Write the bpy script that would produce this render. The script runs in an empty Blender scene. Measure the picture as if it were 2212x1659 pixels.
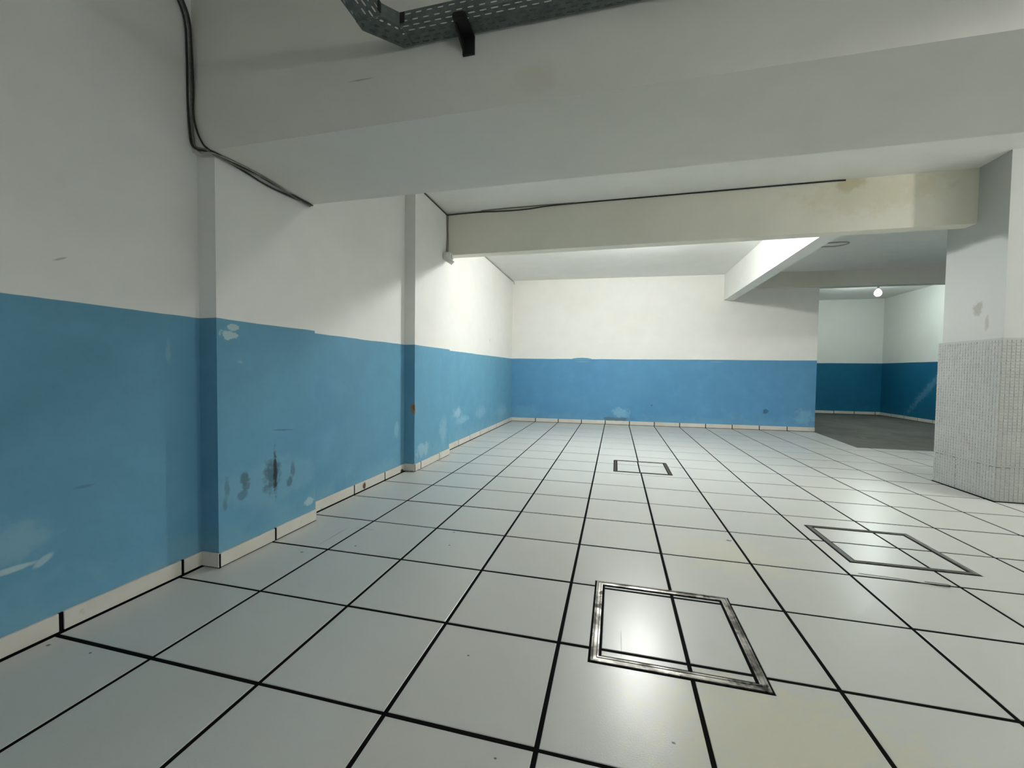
import bpy, bmesh, math, random
from mathutils import Vector, Matrix, Euler

random.seed(7)
T = 0.45                                   # one floor tile in metres; all plan coordinates below are in tiles
scene = bpy.context.scene
COL = scene.collection

# ------------------------------------------------------------------ camera
FPX = 890.7
cam_d = bpy.data.cameras.new('camera')
cam_d.sensor_fit = 'HORIZONTAL'
cam_d.sensor_width = 36.0
cam_d.lens = 36.0 * FPX / 2212.0
cam_d.clip_start = 0.02
cam = bpy.data.objects.new('camera', cam_d)
COL.objects.link(cam)
PIT, YAW, ROL = -0.032, 0.246, 0.012
cam.matrix_world = (Matrix.Translation(Vector((4.413, -2.334, 2.235)) * T)
                    @ Matrix.Rotation(YAW, 4, 'Z') @ Matrix.Rotation(math.pi / 2 + PIT, 4, 'X') @ Matrix.Rotation(ROL, 4, 'Z'))
scene.camera = cam

# ------------------------------------------------------------------ world, exposure
w = bpy.data.worlds.new('world')
w.use_nodes = True
w.node_tree.nodes['Background'].inputs[0].default_value = (0.5, 0.52, 0.55, 1)
w.node_tree.nodes['Background'].inputs[1].default_value = 0.02
scene.world = w
scene.view_settings.view_transform = 'Standard'
scene.view_settings.look = 'None'
scene.view_settings.gamma = 1.0
scene.view_settings.use_curve_mapping = False
scene.view_settings.exposure = 2.0
# bulbs: position in tiles, power in watts, colour (their lamps are made with the bulbs further down)
BULBS = [
    ('bay', (5.15, 8.98, 5.73), 138.0, (1.0, 1.0, 0.975)),
    ('far', (15.9, 20.0, 5.98), 23.0, (0.90, 1.0, 0.97)),
    ('near', (10.2, -3.2, 5.45), 46.0, (1.0, 0.985, 0.95)),
    ('mid', (15.6, 3.9, 5.80), 112.0, (1.0, 0.985, 0.95)),
    ('back', (7.2, -5.75, 4.95), 13.5, (1.0, 1.0, 0.98)),  # unseen fill bulb, added to brighten the near bay
]

# ------------------------------------------------------------------ material helpers
def srgb(r, g, b):
    f = lambda c: (c / 255 / 12.92) if c / 255 <= 0.04045 else ((c / 255 + 0.055) / 1.055) ** 2.4
    return (f(r), f(g), f(b), 1.0)

class MT:
    """A small wrapper around a node tree: every method returns an output socket."""
    def __init__(s, name, rough=0.6, spec=0.4):
        s.m = bpy.data.materials.new(name)
        s.m.use_nodes = True
        s.t = s.m.node_tree
        s.b = s.t.nodes['Principled BSDF']
        s.b.inputs['Roughness'].default_value = rough
        s.b.inputs['Specular IOR Level'].default_value = spec
        s.pos = None
    def n(s, k):
        return s.t.nodes.new(k)
    def link(s, a, b):
        s.t.links.new(a, b)
    def position(s):
        if s.pos is None:
            s.pos = s.n('ShaderNodeNewGeometry').outputs['Position']
        return s.pos
    def noise(s, scale, detail=4, rough=0.55, vec=None, dist=0.0):
        x = s.n('ShaderNodeTexNoise')
        x.inputs['Scale'].default_value = scale
        x.inputs['Detail'].default_value = detail
        x.inputs['Roughness'].default_value = rough
        x.inputs['Distortion'].default_value = dist
        s.link(vec or s.position(), x.inputs['Vector'])
        return x.outputs['Fac']
    def maprange(s, v, a, b, c, d, smooth=False):
        x = s.n('ShaderNodeMapRange')
        if smooth:
            x.interpolation_type = 'SMOOTHSTEP'
        for i, q in ((1, a), (2, b), (3, c), (4, d)):
            x.inputs[i].default_value = q
        s.link(v, x.inputs[0])
        return x.outputs[0]
    def math(s, op, a, b):
        x = s.n('ShaderNodeMath')
        x.operation = op
        for i, q in enumerate((a, b)):
            if isinstance(q, (int, float)):
                x.inputs[i].default_value = q
            else:
                s.link(q, x.inputs[i])
        return x.outputs[0]
    def vmath(s, op, a, b=None):
        x = s.n('ShaderNodeVectorMath')
        x.operation = op
        for i, q in enumerate((a, b)):
            if q is None:
                continue
            if isinstance(q, (tuple, list, Vector)):
                x.inputs[i].default_value = q
            else:
                s.link(q, x.inputs[i])
        return x.outputs['Value'] if op in ('LENGTH', 'DOT_PRODUCT') else x.outputs[0]
    def mix(s, fac, a, b, blend='MIX'):
        x = s.n('ShaderNodeMix')
        x.data_type = 'RGBA'
        x.blend_type = blend
        for i, q in ((0, fac), (6, a), (7, b)):
            if isinstance(q, (int, float, tuple)):
                x.inputs[i].default_value = q
            else:
                s.link(q, x.inputs[i])
        return x.outputs[2]
    def color(s, c):
        if isinstance(c, tuple):
            s.b.inputs['Base Color'].default_value = c
        else:
            s.link(c, s.b.inputs['Base Color'])
    def bump(s, h, strength, dist=0.002):
        x = s.n('ShaderNodeBump')
        x.inputs['Strength'].default_value = strength
        x.inputs['Distance'].default_value = dist
        s.link(h, x.inputs['Height'])
        s.link(x.outputs[0], s.b.inputs['Normal'])
    def mark(s, base, c, r, col, strength=1.0, soft=0.4, amp=0.5, nscale=14.0, rot=0.0):
        """An irregular stain: ellipse centred at c (tiles), radii r (tiles; a big radius = unlimited), over the colour socket."""
        d = s.vmath('SUBTRACT', s.position(), tuple(q * T for q in c))
        if rot:
            x = s.n('ShaderNodeVectorRotate')
            x.rotation_type = 'X_AXIS'
            x.inputs['Angle'].default_value = rot
            s.link(d, x.inputs['Vector'])
            d = x.outputs[0]
        d = s.vmath('MULTIPLY', d, tuple(1.0 / (q * T) for q in r))
        l = s.vmath('LENGTH', d)
        nz = s.noise(nscale, 5, 0.6)
        l = s.math('ADD', l, s.maprange(nz, 0.3, 0.7, -amp, amp))
        f = s.maprange(l, 1.0 - soft, 1.0 + soft, strength, 0.0, True)
        return s.mix(f, base, col)

BIG = 400.0
WHITE = srgb(233, 233, 229)
BLUE = srgb(98, 152, 178)
PALE = srgb(150, 186, 200)
INK = srgb(58, 74, 80)

def plaster(name, marks=(), bluetop=2.775, stain=(0.35, srgb(224, 221, 210)), white=WHITE, blue=BLUE, tabs=()):
    m = MT(name, 0.55, 0.3)
    n1 = m.noise(1.1, 3)
    n2 = m.noise(5.0, 5)
    wcol = m.mix(m.maprange(n1, 0.42, 0.75, 0.0, stain[0]), white, stain[1])
    wcol = m.mix(m.maprange(n2, 0.35, 0.75, 0.0, 0.12), wcol, srgb(196, 196, 192))
    out = wcol
    if bluetop is not None:
        b = m.mix(m.maprange(n1, 0.35, 0.7, 0.0, 0.30), blue, tuple(q * k for q, k in zip(blue[:3], (.72, .84, .95))) + (1.0,))
        b = m.mix(m.maprange(n2, 0.45, 0.8, 0.0, 0.22), b, tuple(min(1.0, q * 1.5) for q in blue[:3]) + (1.0,))
        b = m.mix(m.maprange(m.noise(38.0, 3), 0.55, 0.8, 0.0, 0.10), b, srgb(60, 110, 140))
        sx = m.n('ShaderNodeSeparateXYZ')
        m.link(m.position(), sx.inputs[0])
        wob = m.maprange(m.noise(2.2, 3), 0.3, 0.7, -0.003, 0.003)
        z = m.math('ADD', sx.outputs['Z'], wob)
        f = m.maprange(z, bluetop * T - 0.0012, bluetop * T + 0.0012, 1.0, 0.0)
        out = m.mix(f, wcol, b)
        # paler, washed zone and dirt just above the skirting
        zz = m.math('ADD', sx.outputs['Z'], m.maprange(m.noise(6.0, 4), 0.3, 0.7, -0.12, 0.12))
        f2 = m.maprange(zz, 0.05, 0.24, 0.30, 0.0, True)
        out = m.mix(f2, out, tuple(min(1.0, q * k) for q, k in zip(blue[:3], (1.9, 1.35, 1.1))) + (1.0,))
    for k in marks:
        out = m.mark(out, *k[:3], **k[3])
    m.color(out)
    m.bump(m.math('ADD', m.math('MULTIPLY', m.noise(60.0, 3), 0.5), m.noise(9.0, 3)), 0.18, 0.004)
    return m.m

MARKS_LEFT = [
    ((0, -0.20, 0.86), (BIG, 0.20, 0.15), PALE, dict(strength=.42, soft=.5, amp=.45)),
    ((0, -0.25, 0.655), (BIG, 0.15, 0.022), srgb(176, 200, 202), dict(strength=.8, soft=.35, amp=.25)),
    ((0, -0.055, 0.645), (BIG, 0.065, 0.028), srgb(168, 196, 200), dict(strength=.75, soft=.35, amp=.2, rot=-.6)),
    ((0, 0.94, 2.39), (BIG, 0.025, 0.10), PALE, dict(strength=.35, soft=.5, amp=.5)),
    ((0, 0.22, 1.18), (BIG, 0.06, 0.012), INK, dict(strength=.35, soft=.5, amp=.4)),
    ((0, 8.99, 0.98), (BIG, 0.30, 0.13), srgb(168, 200, 212), dict(strength=.6, soft=.5, amp=.6)),
    ((0, 9.38, 0.74), (BIG, 0.5, 0.10), srgb(150, 188, 206), dict(strength=.5, soft=.5, amp=.6)),
    ((0, 11.2, 0.8), (BIG, 0.5, 0.20), srgb(140, 182, 204), dict(strength=.45, soft=.5, amp=.6)),
    ((0, 13.9, 0.6), (BIG, 0.7, 0.22), srgb(140, 182, 204), dict(strength=.45, soft=.5, amp=.6)),
    ((0, 5.54, 0.95), (BIG, 0.08, 0.16), srgb(146, 186, 202), dict(strength=.5, soft=.5, amp=.5)),
    ((0, 12.14, 3.33), (BIG, 0.06, 0.10), srgb(180, 178, 168), dict(strength=.35, soft=.5, amp=.5)),
    ((0, 0.10, 3.12), (BIG, 0.045, 0.007), srgb(120, 120, 112), dict(strength=.5, soft=.4, amp=.3, rot=-.5)),
]
MARKS_P1 = [
    ((0, 1.41, 2.60), (BIG, 0.085, 0.055), srgb(172, 198, 200), dict(strength=.9, soft=.2, amp=.55, nscale=24)),
    ((0, 1.48, 2.69), (BIG, 0.07, 0.035), srgb(172, 198, 200), dict(strength=.9, soft=.2, amp=.45, nscale=24)),
    ((0, 2.0, 0.80), (BIG, 0.72, 0.28), srgb(120, 166, 186), dict(strength=.5, soft=.25, amp=.35, nscale=6)),
    ((0, 2.02, 0.85), (BIG, 0.12, 0.17), srgb(60, 84, 92), dict(strength=.75, soft=.45, amp=.5, nscale=22)),
    ((0, 2.06, 0.88), (BIG, 0.028, 0.26), srgb(34, 40, 42), dict(strength=.9, soft=.45, amp=.5, nscale=30)),
    ((0, 1.61, 0.92), (BIG, 0.06, 0.075), srgb(70, 96, 102), dict(strength=.75, soft=.3, amp=.4, nscale=26)),
    ((0, 1.63, 0.82), (BIG, 0.06, 0.045), srgb(74, 108, 124), dict(strength=.7, soft=.3, amp=.4, nscale=26)),
    ((0, 1.58, 0.735), (BIG, 0.075, 0.05), srgb(74, 108, 126), dict(strength=.65, soft=.3, amp=.4, nscale=26, rot=-.5)),
    ((0, 1.375, 0.86), (BIG, 0.03, 0.10), srgb(74, 106, 122), dict(strength=.6, soft=.4, amp=.5, nscale=26)),
    ((0, 1.35, 0.68), (BIG, 0.025, 0.07), srgb(74, 106, 122), dict(strength=.6, soft=.4, amp=.4, nscale=26)),
    ((0, 2.31, 0.70), (BIG, 0.05, 0.07), srgb(70, 100, 114), dict(strength=.7, soft=.3, amp=.4, nscale=26, rot=.3)),
    ((0, 2.36, 0.86), (BIG, 0.035, 0.10), srgb(70, 100, 114), dict(strength=.6, soft=.4, amp=.4, nscale=26)),
    ((0, 2.66, 0.32), (BIG, 0.09, 0.05), srgb(168, 198, 204), dict(strength=.8, soft=.35, amp=.45, nscale=24)),
    ((0, 2.18, 1.42), (BIG, 0.16, 0.010), srgb(60, 92, 108), dict(strength=.6, soft=.5, amp=.35, rot=.12)),
    ((0, 1.56, 2.30), (BIG, 0.04, 0.02), PALE, dict(strength=.5, soft=.4, amp=.4)),
]
MARKS_P2 = [
    ((0.155, 5.80, 1.39), (0.10, 0.10, 0.15), srgb(150, 132, 108), dict(strength=1.0, soft=.15, amp=.3, nscale=20)),
    ((0.165, 5.80, 1.40), (0.05, 0.07, 0.07), srgb(120, 84, 58), dict(strength=.9, soft=.3, amp=.4, nscale=30)),
    ((0, 6.25, 0.42), (BIG, 0.28, 0.14), srgb(160, 192, 204), dict(strength=.55, soft=.4, amp=.6)),
    ((0, 7.40, 0.70), (BIG, 0.20, 0.30), srgb(150, 188, 204), dict(strength=.4, soft=.5, amp=.5)),
]
MARKS_BACK = [
    ((4.63, 15.67, 0.50), (0.30, BIG, 0.20), srgb(134, 180, 206), dict(strength=.6, soft=.4, amp=.6)),
    ((4.44, 15.67, 0.24), (0.55, BIG, 0.06), srgb(82, 96, 100), dict(strength=.7, soft=.4, amp=.6, nscale=10)),
    ((10.23, 15.98, 0.74), (0.09, BIG, 0.10), srgb(44, 92, 122), dict(strength=.75, soft=.3, amp=.4)),
    ((5.9, 15.75, 0.86), (0.05, BIG, 0.035), srgb(54, 96, 120), dict(strength=.7, soft=.3, amp=.3)),
    ((3.0, 15.6, 2.77), (0.42, BIG, 0.06), BLUE, dict(strength=1.0, soft=.05, amp=.06)),
    ((3.05, 15.6, 2.66), (0.30, BIG, 0.015), PALE, dict(strength=.5, soft=.4, amp=.3)),
    ((8.4, 15.89, 2.69), (0.30, BIG, 0.015), PALE, dict(strength=.45, soft=.4, amp=.3)),
    ((0.55, 15.45, 0.50), (0.50, BIG, 0.22), srgb(104, 160, 192), dict(strength=.5, soft=.5, amp=.5)),
    ((11.6, 16.05, 0.55), (0.30, BIG, 0.25), srgb(128, 176, 200), dict(strength=.5, soft=.5, amp=.6)),
]
MARKS_FAR = [
    ((18.8, 21.6, 1.55), (BIG, 1.6, 0.16), srgb(112, 164, 192), dict(strength=.40, soft=.6, amp=.6, rot=.75)),
]
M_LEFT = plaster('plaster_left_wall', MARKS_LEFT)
M_P1 = plaster('plaster_first_pilaster', MARKS_P1)
M_P2 = plaster('plaster_second_pilaster', MARKS_P2)
M_BACK = plaster('plaster_back_wall', MARKS_BACK, blue=srgb(86, 143, 182))
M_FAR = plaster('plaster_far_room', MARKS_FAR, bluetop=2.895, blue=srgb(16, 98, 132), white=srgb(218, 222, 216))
M_WALL = plaster('plaster_plain_wall')
M_CEIL = plaster('ceiling_paint', (), None, white=srgb(233, 234, 230), stain=(.4, srgb(222, 220, 210)))
M_BEAM1 = plaster('beam_paint', (
    ((3.67, 1.22, 4.75), (.16, BIG, .10), srgb(196, 188, 152), dict(strength=.28, soft=.7, amp=.4)),
    ((2.0, 1.22, 5.0), (.13, BIG, .008), srgb(150, 142, 122), dict(strength=.6, soft=.5, amp=.4)),
), None, white=srgb(226, 224, 216), stain=(.4, srgb(216, 211, 198)))
M_BEAM2 = plaster('beam_paint_yellowed', (
    ((8.95, 7.55, 6.10), (.22, BIG, .12), srgb(178, 166, 128), dict(strength=.7, soft=.5, amp=.5)),
    ((9.3, 7.55, 5.9), (1.1, BIG, .35), srgb(206, 200, 168), dict(strength=.5, soft=.6, amp=.4)),
), None, white=srgb(234, 231, 217), stain=(.6, srgb(224, 219, 198)))
M_LINTEL = plaster('lintel_paint', (
    ((11.6, 15.7, 5.95), (1.3, BIG, .45), srgb(200, 194, 168), dict(strength=.45, soft=.8, amp=.5, nscale=4)),
), None, white=srgb(222, 220, 212))
M_COL = plaster('column_plaster', (
    ((11.05, 7.44, 3.51), (BIG, .10, .14), srgb(150, 148, 138), dict(strength=.75, soft=.4, amp=.5, nscale=18)),
    ((11.05, 7.23, 3.24), (BIG, .04, .13), srgb(160, 158, 150), dict(strength=.7, soft=.4, amp=.4, nscale=18)),
), None, white=srgb(188, 192, 189), stain=(.4, srgb(184, 184, 177)))

def tile_material(name, marks=True):
    m = MT(name, 0.27, 0.5)
    oi = m.n('ShaderNodeObjectInfo')
    n1 = m.noise(2.0, 3)
    c = m.mix(m.maprange(n1, 0.35, 0.75, 0.0, 0.6), srgb(190, 193, 189), srgb(187, 187, 180))
    c = m.mix(m.math('MULTIPLY', oi.outputs['Random'], 0.14), c, srgb(180, 184, 180))
    c = m.mix(m.maprange(m.noise(26.0, 4, 0.65), 0.60, 0.8, 0.0, 0.10), c, srgb(160, 158, 148))
    if marks:
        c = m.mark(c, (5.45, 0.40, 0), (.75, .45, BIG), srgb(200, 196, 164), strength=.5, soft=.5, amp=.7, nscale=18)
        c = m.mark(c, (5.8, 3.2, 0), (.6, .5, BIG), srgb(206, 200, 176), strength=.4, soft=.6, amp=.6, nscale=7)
        for (x, y, r) in ((2.289, 2.921, .018), (2.398, 2.514, .016), (1.264, 2.179, .016), (3.336, .657, .010), (3.783, -.113, .009),
                          (5.926, 3.662, .035), (.058, -.102, .02), (.486, -.081, .012), (4.795, .258, .010), (0.75, 1.85, .018)):
            c = m.mark(c, (x, y, 0), (r, r * .7, BIG), srgb(52, 52, 50), strength=.85, soft=.25, amp=.4, nscale=60)
        for (x, y, rx, ry) in ((.80, 2.42, .008, .26), (1.05, 2.70, .15, .010), (4.50, 1.12, .006, .16)):
            c = m.mark(c, (x, y, 0), (rx, ry, BIG), srgb(110, 110, 106), strength=.6, soft=.5, amp=.35, nscale=9)
    m.color(c)
    fine = m.noise(240.0, 2, 0.5)
    r = m.maprange(m.noise(3.0, 3), 0.3, 0.75, 0.28, 0.33)
    m.link(r, m.b.inputs['Roughness'])
    m.bump(fine, 0.20, 0.0010)
    return m.m

M_TILE = tile_material('glazed_white_tile')

def skirting_material():
    m = MT('skirting_tile_glaze', 0.3, 0.5)
    n1 = m.noise(4.0, 3)
    c = m.mix(m.maprange(n1, 0.35, 0.75, 0.0, 0.8), srgb(214, 211, 202), srgb(200, 192, 178))
    c = m.mix(m.maprange(m.noise(22.0, 4, 0.65), 0.62, 0.8, 0.0, 0.45), c, srgb(130, 120, 104))
    c = m.mark(c, (-.05, 4.33, .078), (BIG, .05, .055), srgb(74, 28, 22), strength=.95, soft=.25, amp=.35, nscale=30)
    c = m.mark(c, (-.05, 5.72, .02), (BIG, .07, .05), srgb(20, 20, 20), strength=.95, soft=.15, amp=.3, nscale=30)
    m.color(c)
    return m.m

M_SKIRT = skirting_material()

def simple(name, col, rough=.6, metal=0.0, var=.15, scale=30.0, spec=.4, bump=0.0):
    m = MT(name, rough, spec)
    m.b.inputs['Metallic'].default_value = metal
    dark = tuple(q * (1 - var * 2.2) for q in col[:3]) + (1.0,)
    m.color(m.mix(m.maprange(m.noise(scale, 4), .3, .7, 0, 1), col, dark))
    if bump:
        m.bump(m.noise(scale * 3, 3), bump, .002)
    return m.m

M_GROUT = simple('black_grout', srgb(13, 13, 12), .9, var=.2, spec=.08)
M_GAP = simple('dark_gap', srgb(12, 12, 12), .9, var=.2, spec=.1)
M_CABLE_D = simple('dark_cable_sheath', srgb(48, 48, 44), .5, var=.25, scale=60)
M_CABLE_G = simple('grey_cable_sheath', srgb(128, 127, 114), .5, var=.2, scale=60)
M_CABLE_W = simple('white_cable_sheath', srgb(176, 174, 160), .5, var=.12, scale=60)
M_CABLE_P = simple('painted_cable_sheath', srgb(206, 204, 194), .6, var=.1, scale=60)
M_GALV = simple('galvanised_steel', srgb(118, 126, 124), .45, metal=.55, var=.16, scale=45)
M_BLACK = simple('black_painted_steel', srgb(30, 30, 29), .5, var=.2, scale=40)
M_PLASTIC = simple('white_plastic', srgb(240, 239, 234), .45, var=.06, scale=20)
M_MOSAIC = simple('painted_mosaic', srgb(172, 175, 171), .5, var=.04, scale=9)
M_SOCKET = simple('dark_bakelite', srgb(40, 38, 34), .4)

def frame_metal():
    m = MT('worn_hatch_metal', .33, .5)
    m.b.inputs['Metallic'].default_value = .85
    f = m.maprange(m.noise(9.0, 4, .6, dist=.5), .40, .62, 0, 1)
    c = m.mix(f, srgb(74, 71, 67), srgb(160, 158, 152))
    g = m.maprange(m.noise(6.0, 4, .6), .60, .64, 0, .9)
    m.color(m.mix(g, c, srgb(20, 19, 18)))
    m.link(m.maprange(m.noise(24.0, 3), .3, .7, .22, .5), m.b.inputs['Roughness'])
    return m.m
M_FRAME = frame_metal()
M_FRAME3 = simple('rusty_hatch_metal', srgb(74, 66, 62), .5, metal=.4, var=.25, scale=30)
M_FRAME2 = simple('dull_hatch_metal', srgb(104, 104, 100), .45, metal=.5, var=.22, scale=40)

def concrete():
    m = MT('bare_concrete', .75, .3)
    c = m.mix(m.maprange(m.noise(1.6, 6, .65), .3, .7, 0, 1), srgb(104, 106, 98), srgb(72, 74, 70))
    c = m.mix(m.maprange(m.noise(3.2, 5, .7, dist=.8), .6, .7, 0, .6), c, srgb(136, 134, 124))
    m.color(c)
    m.bump(m.noise(24.0, 5), .4, .004)
    return m.m
M_CONC = concrete()

def emissive(name, col, strength):
    m = MT(name)
    m.color((1, 1, 1, 1))
    m.b.inputs['Emission Color'].default_value = col + (1.0,)
    m.b.inputs['Emission Strength'].default_value = strength
    return m.m

# ------------------------------------------------------------------ geometry helpers (input in tiles)
def mesh_obj(name, verts, faces, mat, parent=None, loc=(0, 0, 0), smooth=False):
    me = bpy.data.meshes.new(name)
    me.from_pydata([tuple(c * T for c in v) for v in verts], [], faces)
    bm = bmesh.new()
    bm.from_mesh(me)
    bmesh.ops.recalc_face_normals(bm, faces=bm.faces)
    bm.to_mesh(me)
    bm.free()
    me.materials.append(mat)
    if smooth:
        for p in me.polygons:
            p.use_smooth = True
    o = bpy.data.objects.new(name, me)
    COL.objects.link(o)
    o.location = tuple(c * T for c in loc)
    if parent:
        o.parent = parent
    return o

class Geo:
    def __init__(s):
        s.v, s.f = [], []
    def add(s, verts, faces):
        k = len(s.v)
        s.v += [tuple(p) for p in verts]
        s.f += [tuple(i + k for i in f) for f in faces]
        return s
    def box(s, a, b):
        (x0, y0, z0), (x1, y1, z1) = a, b
        return s.add([(x0, y0, z0), (x1, y0, z0), (x1, y1, z0), (x0, y1, z0), (x0, y0, z1), (x1, y0, z1), (x1, y1, z1), (x0, y1, z1)],
                     [(0, 3, 2, 1), (4, 5, 6, 7), (0, 1, 5, 4), (1, 2, 6, 5), (2, 3, 7, 6), (3, 0, 4, 7)])
    def prism(s, poly, z0, z1):
        n = len(poly)
        return s.add([(p[0], p[1], z0) for p in poly] + [(p[0], p[1], z1) for p in poly],
                     [tuple(range(n - 1, -1, -1)), tuple(range(n, 2 * n))] + [(i, (i + 1) % n, n + (i + 1) % n, n + i) for i in range(n)])
    def build(s, name, mat, parent=None, loc=(0, 0, 0), smooth=False):
        return mesh_obj(name, s.v, s.f, mat, parent, loc, smooth)

def box(name, a, b, mat, parent=None, bevel=0.0):
    o = Geo().box(a, b).build(name, mat, parent)
    if bevel:
        bm = bmesh.new()
        bm.from_mesh(o.data)
        bmesh.ops.bevel(bm, geom=bm.edges[:], offset=bevel * T, segments=1, affect='EDGES')
        bm.to_mesh(o.data)
        bm.free()
    return o

def struct(o, label=None):
    o['kind'] = 'structure'
    if label:
        o['label'] = label
    return o

def thing(name, label, cat, loc=(0, 0, 0), group=None):
    o = bpy.data.objects.new(name, None)
    o.empty_display_size = .05
    COL.objects.link(o)
    o.location = tuple(c * T for c in loc)
    return tag(o, label, cat, group)

def tag(o, label, cat, group=None):
    o['label'] = label
    o['category'] = cat
    if group:
        o['group'] = group
    return o

def tube(name, pts, r, mat, parent=None, sides=8, smooth_pts=True):
    """A cable: a round section swept along a smoothed polyline (tiles)."""
    P = [Vector(p) for p in pts]
    if smooth_pts and len(P) > 2:
        Q = []
        for i in range(len(P) - 1):
            p0, p1, p2, p3 = P[max(i - 1, 0)], P[i], P[i + 1], P[min(i + 2, len(P) - 1)]
            steps = 6
            for k in range(steps):
                t = k / steps
                Q.append(0.5 * ((2 * p1) + (p2 - p0) * t + (2 * p0 - 5 * p1 + 4 * p2 - p3) * t * t + (3 * p1 - p0 - 3 * p2 + p3) * t ** 3))
        Q.append(P[-1])
        P = Q
    g = Geo()
    n = len(P)
    ref = None
    verts = []
    for i in range(n):
        d = (P[min(i + 1, n - 1)] - P[max(i - 1, 0)]).normalized()
        if ref is None:
            ref = d.orthogonal().normalized()
        ref = (ref - d * ref.dot(d)).normalized()
        bi = d.cross(ref)
        for k in range(sides):
            a = 2 * math.pi * k / sides
            verts.append(P[i] + (ref * math.cos(a) + bi * math.sin(a)) * r)
    faces = [(i * sides + k, i * sides + (k + 1) % sides, (i + 1) * sides + (k + 1) % sides, (i + 1) * sides + k) for i in range(n - 1) for k in range(sides)]
    faces += [tuple(range(sides - 1, -1, -1)), tuple((n - 1) * sides + k for k in range(sides))]
    g.add(verts, faces)
    return g.build(name, mat, parent, smooth=True)

# ------------------------------------------------------------------ main dimensions (tiles)
ZC = 6.20                         # ceiling
XL = -0.075                       # left wall face
XP1, XP2 = 0.165, 0.175           # pilaster faces
P1 = (1.27, 2.79)
P2 = (5.85, 7.78)
XR, YN, YF = 18.85, -6.0, 25.1    # right wall, wall behind the camera, far wall
BW0, BW1 = Vector((-0.075, 15.45)), Vector((11.98, 16.10))     # back wall line
WT = .35
def bw(x): return BW0.y + (BW1.y - BW0.y) * (x - BW0.x) / (BW1.x - BW0.x)
EDGE = [(11.93, 16.1), (11.66, 12.5), (19.2, 12.5)]            # rim of the tiled floor towards the bare concrete

# ------------------------------------------------------------------ shell
floor = Geo()
floor.prism([(-.5, -6.4), (19.3, -6.4), (19.3, 12.5), (11.66, 12.5), (11.93, 16.1), (11.93, 16.45), (-.5, 16.45)], -.30, -.0040)
floor = struct(floor.build('floor', M_GROUT))
struct(Geo().prism([(11.67, 12.51), (19.3, 12.51), (19.3, 25.5), (11.0, 25.5), (11.0, 16.5), (11.94, 16.46), (11.94, 16.1)], -.30, -.012)
       .build('floor_concrete', M_CONC))
wl = struct(box('wall_left', (XL - WT, YN - WT, -.02), (XL, 15.46, ZC + .02), M_LEFT))
struct(box('pilaster_front', (XL - .01, P1[0], -.01), (XP1, P1[1], ZC), M_P1), 'first pilaster on the left wall, under the deep beam')
struct(box('pilaster_rear', (XL - .01, P2[0], -.01), (XP2, P2[1], ZC), M_P2), 'second pilaster on the left wall, with a chipped corner')
d = (BW1 - BW0).normalized()
nrm = Vector((-d.y, d.x))
struct(Geo().prism([tuple(BW0 - d * .3), tuple(BW1), tuple(BW1 + nrm * WT), tuple(BW0 - d * .3 + nrm * WT)], -.02, ZC + .02).build('wall_back', M_BACK))
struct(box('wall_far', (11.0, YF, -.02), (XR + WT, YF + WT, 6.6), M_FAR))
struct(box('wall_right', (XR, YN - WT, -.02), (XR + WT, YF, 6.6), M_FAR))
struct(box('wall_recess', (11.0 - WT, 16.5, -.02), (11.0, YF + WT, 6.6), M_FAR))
struct(box('wall_near', (XL - WT, YN - WT, -.02), (XR, YN, ZC + .02), M_WALL))
struct(box('ceiling', (XL - WT, YN - WT, ZC), (XR + WT, 16.3, ZC + .4), M_CEIL))
struct(box('ceiling_far', (11.0 - WT, 16.3, 6.5), (XR + WT, YF + WT, 6.9), M_CEIL))

# beams
struct(box('beam_front', (XL - .01, 1.22, 4.55), (XR, 2.70, ZC + .01), M_BEAM1), 'deep white ceiling beam nearest the viewer, carrying the cable tray')
struct(box('beam_middle', (XL - .01, 7.55, 5.155), (XR, 7.84, ZC + .01), M_BEAM2), 'narrow yellowed ceiling beam running into the mosaic column')
struct(box('beam_lengthwise', (8.58, 7.83, 5.17), (8.95, 16.1, ZC + .01), M_CEIL), 'short lengthwise ceiling beam meeting the back wall')
struct(box('beam_near', (8.58, YN, 5.17), (8.95, 1.23, ZC + .01), M_CEIL))
lx0, lx1 = 8.94, XR
def ly(x): return 15.62 + .13 * min(x - 8.95, 3.0)
struct(Geo().prism([(lx0, ly(lx0)), (12.0, ly(12.0)), (XR, 16.02), (XR, 16.40), (lx0, 16.40)], 5.60, 6.51).build('beam_lintel', M_LINTEL), 'grey lintel beam over the opening to the concrete room')

# ------------------------------------------------------------------ floor tiles
J = 0.031                                   # joint width
TZ = 0.0                                    # top of the tiles
HATCH = [(4.245, 5.54, .83, 2.115), (7.165, 8.445, 3.355, 4.61), (4.405, 5.665, 7.155, 8.42)]
VIEW = cam.matrix_world.inverted()
def px(p):
    q = VIEW @ (Vector(p) * T)
    if q.z > -.05:
        return None
    return (1106 + FPX * q.x / -q.z, 829.5 - FPX * q.y / -q.z)

def clip(poly, a, b):
    """keep what lies left of a->b"""
    out = []
    side = lambda p: (b[0] - a[0]) * (p[1] - a[1]) - (b[1] - a[1]) * (p[0] - a[0])
    for i in range(len(poly)):
        p, q = poly[i], poly[(i + 1) % len(poly)]
        sp, sq = side(p), side(q)
        if sp >= 0:
            out.append(p)
        if sp * sq < 0:
            t = sp / (sp - sq)
            out.append((p[0] + (q[0] - p[0]) * t, p[1] + (q[1] - p[1]) * t))
    return out

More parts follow.
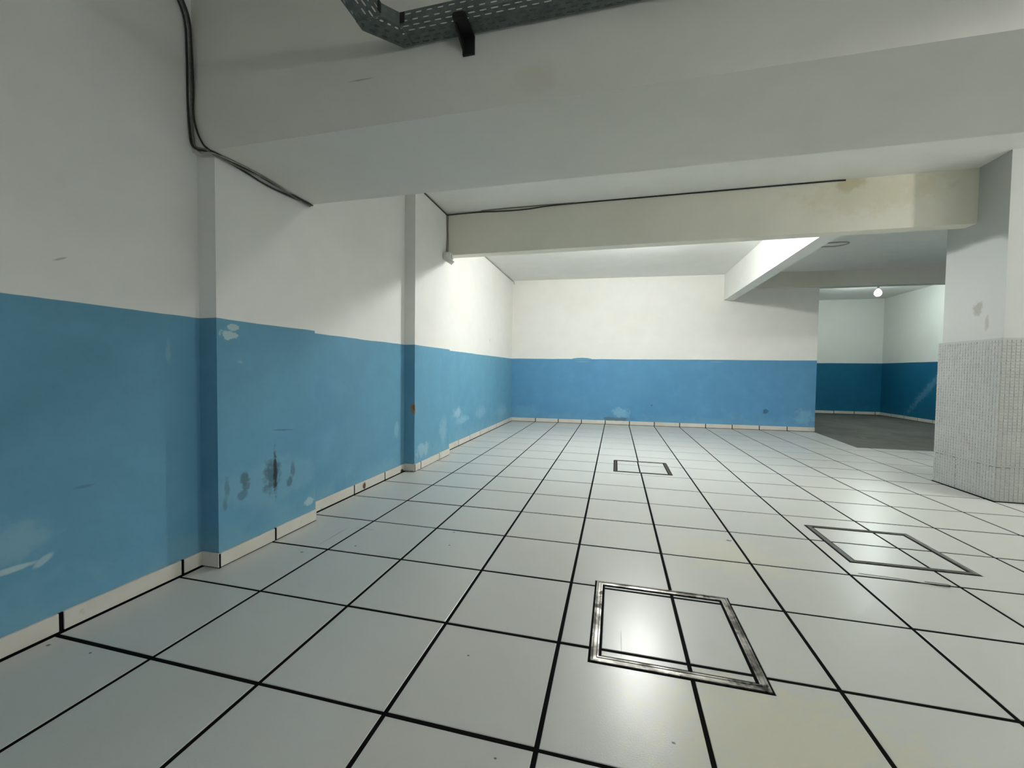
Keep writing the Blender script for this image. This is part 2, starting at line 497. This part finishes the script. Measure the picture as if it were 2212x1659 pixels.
def notch(r, h):
    """rectangle r minus rectangle h -> polygon (r and h are x0, x1, y0, y1; h always takes a corner or a whole side)"""
    x0, x1, y0, y1 = r
    hx0, hx1, hy0, hy1 = h
    if hx0 >= x1 or hx1 <= x0 or hy0 >= y1 or hy1 <= y0:
        return [(x0, y0), (x1, y0), (x1, y1), (x0, y1)]
    cx, cy = hx0 <= x0 and hx1 >= x1, hy0 <= y0 and hy1 >= y1
    if cx and cy:
        return None
    right, top = hx1 >= x1, hy1 >= y1
    if cy:
        return [(x0, y0), (hx0, y0), (hx0, y1), (x0, y1)] if right else [(hx1, y0), (x1, y0), (x1, y1), (hx1, y1)]
    if right and top:
        return [(x0, y0), (x1, y0), (x1, hy0), (hx0, hy0), (hx0, y1), (x0, y1)]
    if right:
        return [(x0, y0), (hx0, y0), (hx0, hy1), (x1, hy1), (x1, y1), (x0, y1)]
    if top:
        return [(x0, y0), (x1, y0), (x1, y1), (hx1, y1), (hx1, hy0), (x0, hy0)]
    return [(hx1, y0), (x1, y0), (x1, y1), (x0, y1), (x0, hy1), (hx1, hy1)]

def tile_geo(poly, ox=0.0, oy=0.0):
    """a glazed tile: bottom in the bed, arrised top edge"""
    n = len(poly)
    e = .004
    ins = []
    for i in range(n):
        p0, p, p1 = Vector(poly[i - 1]), Vector(poly[i]), Vector(poly[(i + 1) % n])
        a, b = (p - p0).normalized(), (p1 - p).normalized()
        na, nb = Vector((-a.y, a.x)), Vector((-b.y, b.x))
        k = na + nb
        k = k / max(k.dot(na), .2)
        q = p + k * e
        ins.append((q.x, q.y))
    V = [(p[0] - ox, p[1] - oy, -.012) for p in poly] + [(p[0] - ox, p[1] - oy, TZ - .0022) for p in poly] + [(p[0] - ox, p[1] - oy, TZ) for p in ins]
    F = [tuple(range(2 * n, 3 * n))]
    for i in range(n):
        j = (i + 1) % n
        F += [(i, j, n + j, n + i), (n + i, n + j, 2 * n + j, 2 * n + i)]
    return Geo().add(V, F)

std = None
rest = Geo()
seen = 0
for j in range(-6, 17):
    for i in range(0, 19):
        jit = random.uniform(-.004, .004)
        r = (i + J / 2 if i else XL + .045, i + 1 - J / 2, j + J / 2 + jit, j + 1 - J / 2 + random.uniform(-.003, .004))
        if i == 18:
            r = (r[0], XR - .03, r[2], r[3])
        poly = [(r[0], r[2]), (r[1], r[2]), (r[1], r[3]), (r[0], r[3])]
        plain = i > 0 and i < 18
        for h in HATCH:
            if not (h[0] >= r[1] or h[1] <= r[0] or h[2] >= r[3] or h[3] <= r[2]):
                poly = notch(r, h)
                plain = False
                break
        if poly is None:
            continue
        if j >= 12:
            q = poly
            if i >= 11:
                if i >= 12 and j == 12:
                    q = [(r[0], r[2]), (r[1], r[2]), (r[1], 12.5), (r[0], 12.5)]
                elif i >= 12:
                    continue
                else:
                    if j == 12:
                        q = [(r[0], r[2]), (r[1], r[2]), (r[1], 12.5), (11.66, 12.5), (11.66 + .075 * .45, r[3]), (r[0], r[3])]
                    else:
                        q = clip(q, (11.66, 12.5), (11.93, 16.1))
                plain = False
            if j >= 15:
                q = clip(q, (BW1.x, bw(BW1.x) - .04), (BW0.x, bw(BW0.x) - .04))
                plain = False
            poly = q
        if len(poly) < 3:
            continue
        pp = [px((a, b, 0)) for a, b in poly]
        vis = any(p and -60 < p[0] < 2272 and 700 < p[1] < 1720 for p in pp)
        if not vis:
            g = tile_geo(poly)
            rest.add(g.v, g.f)
            continue
        seen += 1
        cx, cy = i + .5, j + .5
        if plain:
            if std is None:
                h = .5 - J / 2
                std = tile_geo([(-h, -h), (h, -h), (h, h), (-h, h)]).build('tile', M_TILE, floor)
                o = std
            else:
                o = std.copy()
                COL.objects.link(o)
                o.parent = floor
            o.location = ((r[0] + r[1]) / 2 * T, (r[2] + r[3]) / 2 * T, 0)
            o.scale = ((r[1] - r[0]) / (1 - J), (r[3] - r[2]) / (1 - J), 1)
        else:
            o = tile_geo(poly, cx, cy).build('tile', M_TILE, floor, (cx, cy, 0))
if rest.v:
    o = rest.build('outlying_tiles', M_TILE, floor)
    o['kind'] = 'stuff'

# ------------------------------------------------------------------ skirting
def skirting(name, a, b, joints, mat_back=M_GROUT, h=.165, th=.024, facing=1):
    """a run of skirting tiles from a to b (plan points, tiles) standing on the left-hand side of a->b"""
    a, b = Vector(a), Vector(b)
    L = (b - a).length
    u = (b - a) / L
    nn = Vector((-u.y, u.x)) * facing
    P = lambda s, o, z: (a.x + u.x * s + nn.x * o, a.y + u.y * s + nn.y * o, z)
    g = Geo()
    def bar(g, s0, s1, o0, o1, z0, z1):
        g.add([P(s0, o0, z0), P(s1, o0, z0), P(s1, o1, z0), P(s0, o1, z0), P(s0, o0, z1), P(s1, o0, z1), P(s1, o1, z1), P(s0, o1, z1)],
              [(0, 3, 2, 1), (4, 5, 6, 7), (0, 1, 5, 4), (1, 2, 6, 5), (2, 3, 7, 6), (3, 0, 4, 7)])
    bar(g, 0, L, 0, th * .62, -.003, h - .004)
    base = struct(g.build(name, mat_back))
    cuts = [0] + [s for s in joints if .03 < s < L - .03] + [L]
    for k in range(len(cuts) - 1):
        s0 = cuts[k] + (.017 if k else .004)
        s1 = cuts[k + 1] - (.017 if k < len(cuts) - 2 else .004)
        t = Geo()
        bar(t, s0, s1, .002, th + random.uniform(-.002, .003), .013, h + random.uniform(-.003, .004))
        t.build('skirting_tile', M_SKIRT, base)
    return base

J0 = .04
ints = lambda y0, lo, hi: [q + J0 - y0 for q in range(lo, hi)]
skirting('baseboard_left', (XL, YN), (XL, P1[0]), ints(YN, -5, 2), facing=-1)
skirting('baseboard_left_pilaster_side', (XL + .024, P1[0]), (XP1 + .024, P1[0]), [], facing=-1)
skirting('baseboard_left_pilaster', (XP1, P1[0]), (XP1, P1[1]), ints(P1[0], 2, 3), facing=-1)
skirting('baseboard_left_middle', (XL, P1[1]), (XL, P2[0]), ints(P1[1], 3, 6), facing=-1)
skirting('baseboard_left_second_pilaster_side', (XL + .024, P2[0]), (XP2 + .024, P2[0]), [], facing=-1)
skirting('baseboard_left_second_pilaster', (XP2, P2[0]), (XP2, P2[1]), ints(P2[0] - .08, 6, 8), facing=-1)
skirting('baseboard_left_rear', (XL, P2[1]), (XL, bw(XL)), ints(P2[1], 8, 16), facing=-1)
skirting('baseboard_back', (XL + .024, bw(XL)), tuple(BW1), [(q - XL) for q in range(1, 12)], facing=-1)
skirting('baseboard_far', (11.0, YF), (XR, YF), [q - .4 for q in range(1, 9)], facing=-1)
skirting('baseboard_right', (XR, 12.6), (XR, YF), [q + .5 for q in range(0, 13)], facing=1)

# ------------------------------------------------------------------ column
CX0, CX1, CY0, CY1 = 11.05, 12.45, 6.88, 8.28
ZM = 2.92
column = thing('column', 'square white column clad with small painted mosaic up to shoulder height', 'column', (11.75, 7.58, 0))
def onto(o, root):
    o.parent = root
    o.matrix_parent_inverse = Matrix.Translation(-root.location)
    return o
onto(box('shaft', (CX0, CY0, .0), (CX1, CY1, ZC), M_COL), column)
e = .040
onto(box('mosaic_bed', (CX0 - e, CY0 - e, .012), (CX1 + e, CY1 + e, ZM), M_MOSAIC), column)
onto(box('base_gap', (CX0 - e - .012, CY0 - e - .012, -.004), (CX1 + e + .012, CY1 + e + .012, .014), M_GAP), column)
M_JOINT = simple('grey_mosaic_joint', srgb(112, 114, 110), .7)
for (a, b) in (((CX0 - e - .004, CY0 - e - .004, .612), (CX1 + e + .004, CY1 + e + .004, .628)), ((CX0 - e - .004, 7.72, .02), (CX0 - e + .01, 7.732, .612))):
    onto(box('band_joint', a, b, M_JOINT), column)
rng = random.Random(3)
def mosaic(origin, u, nvec, width):
    g = Geo()
    pu, pv = .062, .056
    nu = int(width / pu)
    pu = width / nu
    rows = []
    z = .02
    while z < ZM - pv:
        rows.append(z)
        z += pv + (.016 if abs(z + pv - .62) < pv / 2 else 0)
    o, u, nn = Vector(origin), Vector(u), Vector(nvec)
    for z in rows:
        off = rng.uniform(-.004, .004)
        for k in range(nu):
            a = k * pu + .0025
            b = (k + 1) * pu - .0025 + rng.uniform(-.002, .001)
            h = .0045 + rng.uniform(-.002, .003)
            z0, z1 = z + rng.uniform(0, .004), z + pv - .009 + rng.uniform(-.003, .002)
            q = []
            for (s, zz) in ((a, z0), (b, z0), (b, z1), (a, z1)):
                q.append(o + u * s + Vector((0, 0, zz)))
            c = sum(q, Vector()) / 4
            top = [p + (c - p) * .10 + nn * h for p in q]
            g.add(q + top, [(4, 5, 6, 7), (0, 1, 5, 4), (1, 2, 6, 5), (2, 3, 7, 6), (3, 0, 4, 7)])
    return g
mg = Geo()
for args in (((CX0 - e, CY1 + e, 0), (0, -1, 0), (-1, 0, 0), CY1 - CY0 + 2 * e), ((CX0 - e, CY0 - e, 0), (1, 0, 0), (0, -1, 0), CX1 - CX0 + 2 * e)):
    g = mosaic(*args)
    mg.add(g.v, g.f)
mo = onto(mg.build('mosaic_pieces', M_MOSAIC), column)
mo['kind'] = 'stuff'
column['kind'] = 'structure'
del column['category']

# ------------------------------------------------------------------ floor hatches
def hatch(label, rect, joints_x, joints_y, mat, rail=.062, group='tiled floor hatches'):
    x0, x1, y0, y1 = rect
    c = ((x0 + x1) / 2, (y0 + y1) / 2, 0)
    t = thing('floor_hatch', label, 'hatch', c, group)
    rel = lambda p: (p[0] - c[0], p[1] - c[1])
    g = .018
    # the pan under the cover: dark, so the gaps around the metal read black
    onto(Geo().box((x0 + .001, y0 + .001, -.0039), (x1 - .001, y1 - .001, -.0032)).build('pan', M_GAP), t)
    o = [(x0 + g, y0 + g), (x1 - g, y0 + g), (x1 - g, y1 - g), (x0 + g, y1 - g)]
    n = [(x0 + g + rail, y0 + g + rail), (x1 - g - rail, y0 + g + rail), (x1 - g - rail, y1 - g - rail), (x0 + g + rail, y1 - g - rail)]
    for k in range(4):
        m = (k + 1) % 4
        A, B, C, D = o[k], o[m], n[m], n[k]
        lerp = lambda p, q, s: (p[0] + (q[0] - p[0]) * s, p[1] + (q[1] - p[1]) * s)
        V, F = [], []
        prof = [(0, -.003), (0, .0075), (.22, .0085), (.34, .003), (.70, .0025), (.80, .0070), (1.0, .0065), (1.0, -.003)]
        for (s, z) in prof:
            V += [lerp(A, D, s) + (z,), lerp(B, C, s) + (z,)]
        q = len(prof)
        F = [(2 * i, 2 * i + 1, 2 * i + 3, 2 * i + 2) for i in range(q - 1)] + [(2 * q - 2, 2 * q - 1, 1, 0)]
        F += [tuple(2 * i for i in range(q)), tuple(2 * i + 1 for i in range(q - 1, -1, -1))]
        onto(Geo().add(V, F).build('frame_rail', mat), t)
    gi = .021
    ix0, ix1, iy0, iy1 = n[0][0] + gi, n[1][0] - gi, n[0][1] + gi, n[2][1] - gi
    xs = [ix0] + joints_x + [ix1]
    ys = [iy0] + joints_y + [iy1]
    for a in range(len(xs) - 1):
        for b in range(len(ys) - 1):
            xa, xb = xs[a] + (J / 2 if a else 0), xs[a + 1] - (J / 2 if a < len(xs) - 2 else 0)
            ya, yb = ys[b] + (J / 2 if b else 0), ys[b + 1] - (J / 2 if b < len(ys) - 2 else 0)
            if yb - ya < .012 or xb - xa < .012:
                continue
            m = ((xa + xb) / 2, (ya + yb) / 2)
            p = tile_geo([(xa, ya), (xb, ya), (xb, yb), (xa, yb)])
            q = p.build('cover_tile', M_TILE)
            onto(q, t)
    return t
hatch('large shiny metal framed floor hatch nearest the viewer', HATCH[0], [5.0], [1.005, 1.975], M_FRAME)
hatch('dull grey framed floor hatch to the right, on a bright patch of tiles', HATCH[1], [8.0], [4.0], M_FRAME2, rail=.055)
hatch('small looking floor hatch farthest away towards the back wall', HATCH[2], [4.985], [7.97], M_FRAME3, rail=.052)

# ------------------------------------------------------------------ cable tray
tray = thing('cable_tray', 'perforated galvanised cable tray fixed along the front beam, turning towards the viewer', 'cable tray', (2.5, 1.0, 5.2))
TB, TH = 5.205, .105               # underside and rail height
def slotted(g, o, u, v, lu, lv, nu, rows, stagger=True, slot=(.62, .36)):
    """a sheet lu x lv with nu x rows oblong holes"""
    o, u, v = Vector(o), Vector(u), Vector(v)
    cu, cv = lu / nu, lv / rows
    for r in range(rows):
        for k in range(nu):
            sh = 0
            su, sv = cu * slot[0] / 2, cv * slot[1] / 2
            cx, cy = (k + .5 + (.16 if stagger and r % 2 else -.16 if stagger else 0)) * cu, (r + .5) * cv
            outer = [(k * cu, r * cv), (k * cu + cu / 2, r * cv), ((k + 1) * cu, r * cv), ((k + 1) * cu, (r + .5) * cv), ((k + 1) * cu, (r + 1) * cv),
                     (k * cu + cu / 2, (r + 1) * cv), (k * cu, (r + 1) * cv), (k * cu, (r + .5) * cv)]
            c = min(su, sv) * .7
            inner = [(cx - su + c * .3, cy - sv + c * .3), (cx, cy - sv), (cx + su - c * .3, cy - sv + c * .3), (cx + su, cy), (cx + su - c * .3, cy + sv - c * .3),
                     (cx, cy + sv), (cx - su + c * .3, cy + sv - c * .3), (cx - su, cy)]
            V = [o + u * a + v * b for a, b in outer + inner]
            g.add(V, [(i, (i + 1) % 8, 8 + (i + 1) % 8, 8 + i) for i in range(8)])
YT0, YT1 = .965, 1.195             # near and far side of the run along the beam
XT0, XT1 = 2.205, 2.44             # outer and inner side of the run towards the viewer
up = (0, 0, 1)
g = Geo()
xa, xb = 2.56, 8.56
slotted(g, (xa, YT0, TB), (1, 0, 0), (0, 1, 0), xb - xa, YT1 - YT0, 60, 5)
slotted(g, (xa, YT0, TB), (1, 0, 0), up, xb - xa, TH, 60, 2, slot=(.55, .30))
slotted(g, (xa, YT1, TB), (1, 0, 0), up, xb - xa, TH, 60, 2, slot=(.55, .30))
def thick(o, t=.004):
    s = o.modifiers.new('sheet', 'SOLIDIFY')
    s.thickness = t * T
    s.offset = 0
    return o
thick(onto(g.build('tray_run', M_GALV), tray))
g = Geo()
slotted(g, (XT0, -5.9, TB), (0, 1, 0), (1, 0, 0), .84 + 5.9, XT1 - XT0, 66, 5)
slotted(g, (XT0, -5.9, TB), (0, 1, 0), up, .84 + 5.9, TH, 66, 2, slot=(.55, .30))
slotted(g, (XT1, -5.9, TB), (0, 1, 0), up, .84 + 5.9, TH, 66, 2, slot=(.55, .30))
thick(onto(g.build('tray_run_towards_viewer', M_GALV), tray))
# the bend: floor plate with a few slots, plain inner and outer cheeks
g = Geo()
ou = [(XT0, .84), (XT0, .935), (2.46, YT1), (2.56, YT1)]
inn = [(XT1, .84), (XT1, .845), (2.545, YT0), (2.56, YT0)]
def quad_slots(g, a, b, c, dd, nu, rows):
    """bilinear slotted plate a-b (outer) c-dd (inner)"""
    a, b, c, dd = (Vector(q + (TB - .006,)) for q in (a, b, c, dd))
    f = lambda s, t: (a * (1 - s) + b * s) * (1 - t) + (c * (1 - s) + dd * s) * t
    for r in range(rows):
        for k in range(nu):
            s0, s1, t0, t1 = k / nu, (k + 1) / nu, r / rows, (r + 1) / rows
            sm, tm = (s0 + s1) / 2, (t0 + t1) / 2
            hs, ht = (s1 - s0) * .26, (t1 - t0) * .17
            outer = [(s0, t0), (sm, t0), (s1, t0), (s1, tm), (s1, t1), (sm, t1), (s0, t1), (s0, tm)]
            inner = [(sm - hs * .8, tm - ht * .8), (sm, tm - ht), (sm + hs * .8, tm - ht * .8), (sm + hs, tm), (sm + hs * .8, tm + ht * .8), (sm, tm + ht), (sm - hs * .8, tm + ht * .8), (sm - hs, tm)]
            g.add([f(*q) for q in outer + inner], [(i, (i + 1) % 8, 8 + (i + 1) % 8, 8 + i) for i in range(8)])
quad_slots(g, ou[1], ou[2], inn[1], inn[2], 3, 3)
quad_slots(g, ou[0], ou[1], inn[0], inn[1], 1, 3)
quad_slots(g, ou[2], ou[3], inn[2], inn[3], 1, 4)
for line in (ou, inn):
    for k in range(3):
        p, q = line[k], line[k + 1]
        g.add([p + (TB - .006,), q + (TB - .006,), q + (TB + TH,), p + (TB + TH,)], [(0, 1, 2, 3)])
thick(onto(g.build('tray_bend', M_GALV), tray))
def screw_plate(x, y, ang):
    b = Geo().box((-.012, -.004, .01), (.03, .004, TH - .01)).build('joint_plate', M_BLACK, None, (x, y, TB))
    b.rotation_euler.z = ang
    onto(b, tray)
screw_plate(2.565, YT0 - .006, 0)
screw_plate(XT1 + .006, .80, math.pi / 2)
# brackets: arm under the tray, foot plate on the beam, two gussets
for bx in (3.09, 6.2):
    g = Geo()
    g.box((bx - .055, .955, TB - .030), (bx + .055, 1.21, TB - .008))
    g.box((bx - .055, 1.200, 5.035), (bx + .055, 1.222, TB - .008))
    for s in (-1, 1):
        x = bx + s * .047
        V = [(x - .008, .96, TB - .03), (x - .008, 1.21, TB - .03), (x - .008, 1.21, 5.07), (x + .008, .96, TB - .03), (x + .008, 1.21, TB - .03), (x + .008, 1.21, 5.07)]
        if s < 0:
            g.add(V, [(0, 1, 2), (3, 5, 4), (0, 3, 4, 1), (1, 4, 5, 2), (2, 5, 3, 0)])
    g.box((bx - .045, .945, TB - .055), (bx + .045, .985, TB - .008))
    onto(g.build('bracket', M_BLACK), tray)

# ------------------------------------------------------------------ cables
def cable(pts, r, mat, label, group=None):
    return tag(tube('cable', pts, r, mat), label, 'cable', group)
bundle = thing('cable_bundle', 'bundle of dark and grey cables down the corner and under the front beam', 'cables', (0, 1.2, 4.55))
zs = 4.55
onto(tube('cable', [(-.05, .95, 6.19), (-.05, 1.12, 5.92), (-.055, 1.155, 5.55), (-.058, 1.16, 5.1), (-.05, 1.17, 4.78), (-.035, 1.18, 4.62), (.03, 1.19, 4.56), (.15, 1.20, 4.535), (.19, 1.26, 4.525),
       (.185, 1.6, 4.512), (.185, 1.95, 4.49), (.187, 2.3, 4.508), (.20, 2.69, 4.535)], .0105, M_CABLE_D), bundle)
onto(tube('cable', [(-.035, 1.0, 6.19), (-.025, 1.15, 5.95), (-.02, 1.18, 5.6), (-.01, 1.185, 5.2), (-.022, 1.19, 4.95), (.02, 1.195, 4.76), (.09, 1.2, 4.62), (.16, 1.203, 4.556), (.195, 1.25, 4.535),
       (.215, 1.7, 4.535), (.205, 2.2, 4.535), (.215, 2.70, 4.535)], .0095, M_CABLE_D), bundle)
onto(tube('cable', [(-.06, 1.02, 6.19), (-.045, 1.16, 5.9), (-.04, 1.18, 5.5), (-.04, 1.185, 5.0), (-.03, 1.19, 4.72), (0.0, 1.19, 4.60), (.08, 1.198, 4.565), (.16, 1.19, 4.54), (.19, 1.27, 4.515),
       (.22, 1.62, 4.515), (.245, 1.9, 4.532), (.21, 2.25, 4.52), (.19, 2.68, 4.518)], .010, M_CABLE_G), bundle)
onto(tube('cable', [(-.045, 1.05, 6.19), (-.04, 1.19, 5.85), (-.03, 1.195, 5.3), (-.045, 1.2, 4.9), (-.04, 1.2, 4.65), (.05, 1.203, 4.535), (.17, 1.205, 4.52), (.20, 1.3, 4.53),
       (.24, 1.65, 4.54), (.235, 2.0, 4.538), (.205, 2.35, 4.537), (.205, 2.66, 4.534)], .0085, M_CABLE_W), bundle)

xc = XP2 + .012
cable([(xc, 5.87, ZC - .016), (xc, 6.4, ZC - .02), (xc + .002, 7.0, ZC - .03), (xc + .005, 7.45, ZC - .035), (xc + .02, 7.53, ZC - .035), (.6, 7.535, ZC - .03), (1.1, 7.535, ZC - .03), (1.7, 7.535, ZC - .055),
       (2.3, 7.535, ZC - .055), (3.0, 7.535, ZC - .017), (5.0, 7.535, ZC - .016), (7.0, 7.535, ZC - .016), (8.5, 7.535, ZC - .016), (8.86, 7.537, ZC - .02)], .013, M_CABLE_D,
      'dark cable running along the top of the middle beam')
cable([(1.1, 7.505, ZC - .012), (1.8, 7.49, ZC - .012), (2.5, 7.49, ZC - .012), (3.0, 7.500, ZC - .012), (3.4, 7.505, ZC - .012)], .009, M_CABLE_G,
      'thin grey cable beside the dark one on the ceiling at the middle beam')
cable([(xc + .004, 7.51, ZC - .05), (xc + .004, 7.52, 5.9), (xc + .010, 7.525, 5.6), (xc + .006, 7.52, 5.35), (xc + .012, 7.50, 5.20)], .010, M_CABLE_G,
      'thicker of the two grey cables dropping to the junction box', 'drop cables to the junction box')
cable([(xc + .030, 7.53, ZC - .05), (xc + .026, 7.535, 5.85), (xc + .036, 7.535, 5.55), (xc + .034, 7.53, 5.30), (xc + .040, 7.51, 5.20)], .007, M_CABLE_G,
      'thinner of the two grey cables dropping to the junction box', 'drop cables to the junction box')
cable([(XL + .016, 9.2, ZC - .014), (XL + .016, 10.4, ZC - .016), (XL + .018, 11.6, ZC - .02), (XL + .018, 13.0, ZC - .022), (XL + .022, 14.2, ZC - .03), (XL + .03, 15.2, ZC - .03), (XL + .06, 15.40, ZC - .05), (XL + .075, 15.42, ZC - .16)], .014, M_CABLE_W,
      'pale cable along the left wall and ceiling edge of the lit bay')
cable([(9.3, 12.75, ZC - .02), (10.0, 12.62, ZC - .02), (10.5, 12.50, ZC - .02), (10.85, 12.50, ZC - .025), (11.06, 12.37, ZC - .025), (11.10, 12.18, ZC - .025), (10.9, 12.07, ZC - .025), (10.4, 12.10, ZC - .02), (9.6, 12.05, ZC - .02), (9.0, 12.2, ZC - .02)], .016, M_CABLE_W,
      'looped cable on the ceiling right of the lengthwise beam')
tag(tube('wire', [(7.10, 3.045, .008), (7.38, 3.03, .008), (7.543, 3.01, .008), (7.684, 2.968, .008), (7.828, 2.945, .008), (7.90, 2.968, .008), (7.895, 3.0, .010), (7.82, 3.015, .008), (7.70, 3.02, .008)], .0028, M_CABLE_D),
    'thin dark wire curled on the floor in front of the right hatch', 'wire')

# ------------------------------------------------------------------ junction box
jb = thing('junction_box', 'small white junction box with loose cover under the end of the middle beam', 'junction box', (XP2, 7.45, 5.06))
onto(box('body', (XP2, 7.29, 4.995), (XP2 + .19, 7.52, 5.165), M_PLASTIC, bevel=.014), jb)
onto(box('rim', (XP2 + .025, 7.275, 5.02), (XP2 + .165, 7.292, 5.14), M_PLASTIC, bevel=.005), jb)
lid = box('cover', (-.105, -.008, -.085), (.105, .008, .085), M_PLASTIC, bevel=.004)
lid.location = ((XP2 + .16) * T, 7.36 * T, 4.955 * T)
lid.rotation_euler = (-.75, .55, .35)
onto(lid, jb)
onto(box('clip', (XP2 + .19, 7.36, 5.02), (XP2 + .225, 7.46, 5.12), M_PLASTIC, bevel=.008), jb)
onto(tube('conduit_stub', [(XP2 + .03, 7.49, 5.14), (XP2 + .03, 7.50, 5.215)], .028, M_CABLE_G, smooth_pts=False), jb)

# ------------------------------------------------------------------ bulbs
LABEL = {
    'bay': 'glowing bulb hanging behind the middle beam in the bright bay',
    'far': 'glowing bare bulb on the ceiling of the concrete floored room',
    'near': 'glowing bulb on the ceiling to the right behind the viewer',
    'mid': 'glowing bulb on the ceiling to the right beyond the column',
    'back': 'added fill bulb, out of view, hanging low in front of the wall behind the viewer',
}
def lathe(prof, sides=16):
    g = Geo()
    n = len(prof)
    V = [(r * math.cos(2 * math.pi * k / sides), r * math.sin(2 * math.pi * k / sides), z) for r, z in prof for k in range(sides)]
    F = [(i * sides + k, i * sides + (k + 1) % sides, (i + 1) * sides + (k + 1) % sides, (i + 1) * sides + k) for i in range(n - 1) for k in range(sides)]
    F += [tuple(range(sides)), tuple((n - 1) * sides + k for k in range(sides))]
    return g.add(V, F)
for key, pos, watt, colr in BULBS:
    zc = 6.5 if key == 'far' else ZC
    b = thing('light_bulb', LABEL[key], 'bulb', pos, 'bare bulbs')
    gm = emissive('bulb_glow_' + key, colr, 40.0)
    gs = 1.9 if key == 'far' else 1.0  # far glass enlarged to stand in for the glow around the bulb
    lathe([(.004, -.085 * gs), (.04 * gs, -.075 * gs), (.068 * gs, -.035 * gs), (.072 * gs, 0), (.058 * gs, .04 * gs), (.036, .085 * gs), (.03, .085 * gs + .025)]).build('glass', gm, b, smooth=True)
    lathe([(.034, .085 * gs + .015), (.045, .085 * gs + .02), (.045, .085 * gs + .115), (.03, .085 * gs + .125)]).build('socket', M_SOCKET, b)
    tube('cord', [(0, 0, .085 * gs + .115), (0, 0, zc - pos[2] - .03)], .010, M_CABLE_D, b, smooth_pts=False)
    lathe([(.075, zc - pos[2] - .035), (.09, zc - pos[2] - .01), (.09, zc - pos[2])]).build('ceiling_rose', M_PLASTIC, b)
    ld = bpy.data.lights.new('lamp_' + key, 'POINT')
    ld.energy = watt
    ld.color = colr
    ld.shadow_soft_size = .088 * gs * T
    lo = bpy.data.objects.new('lamp_' + key, ld)
    COL.objects.link(lo)
    lo.parent = b
print('tiles in view', seen)
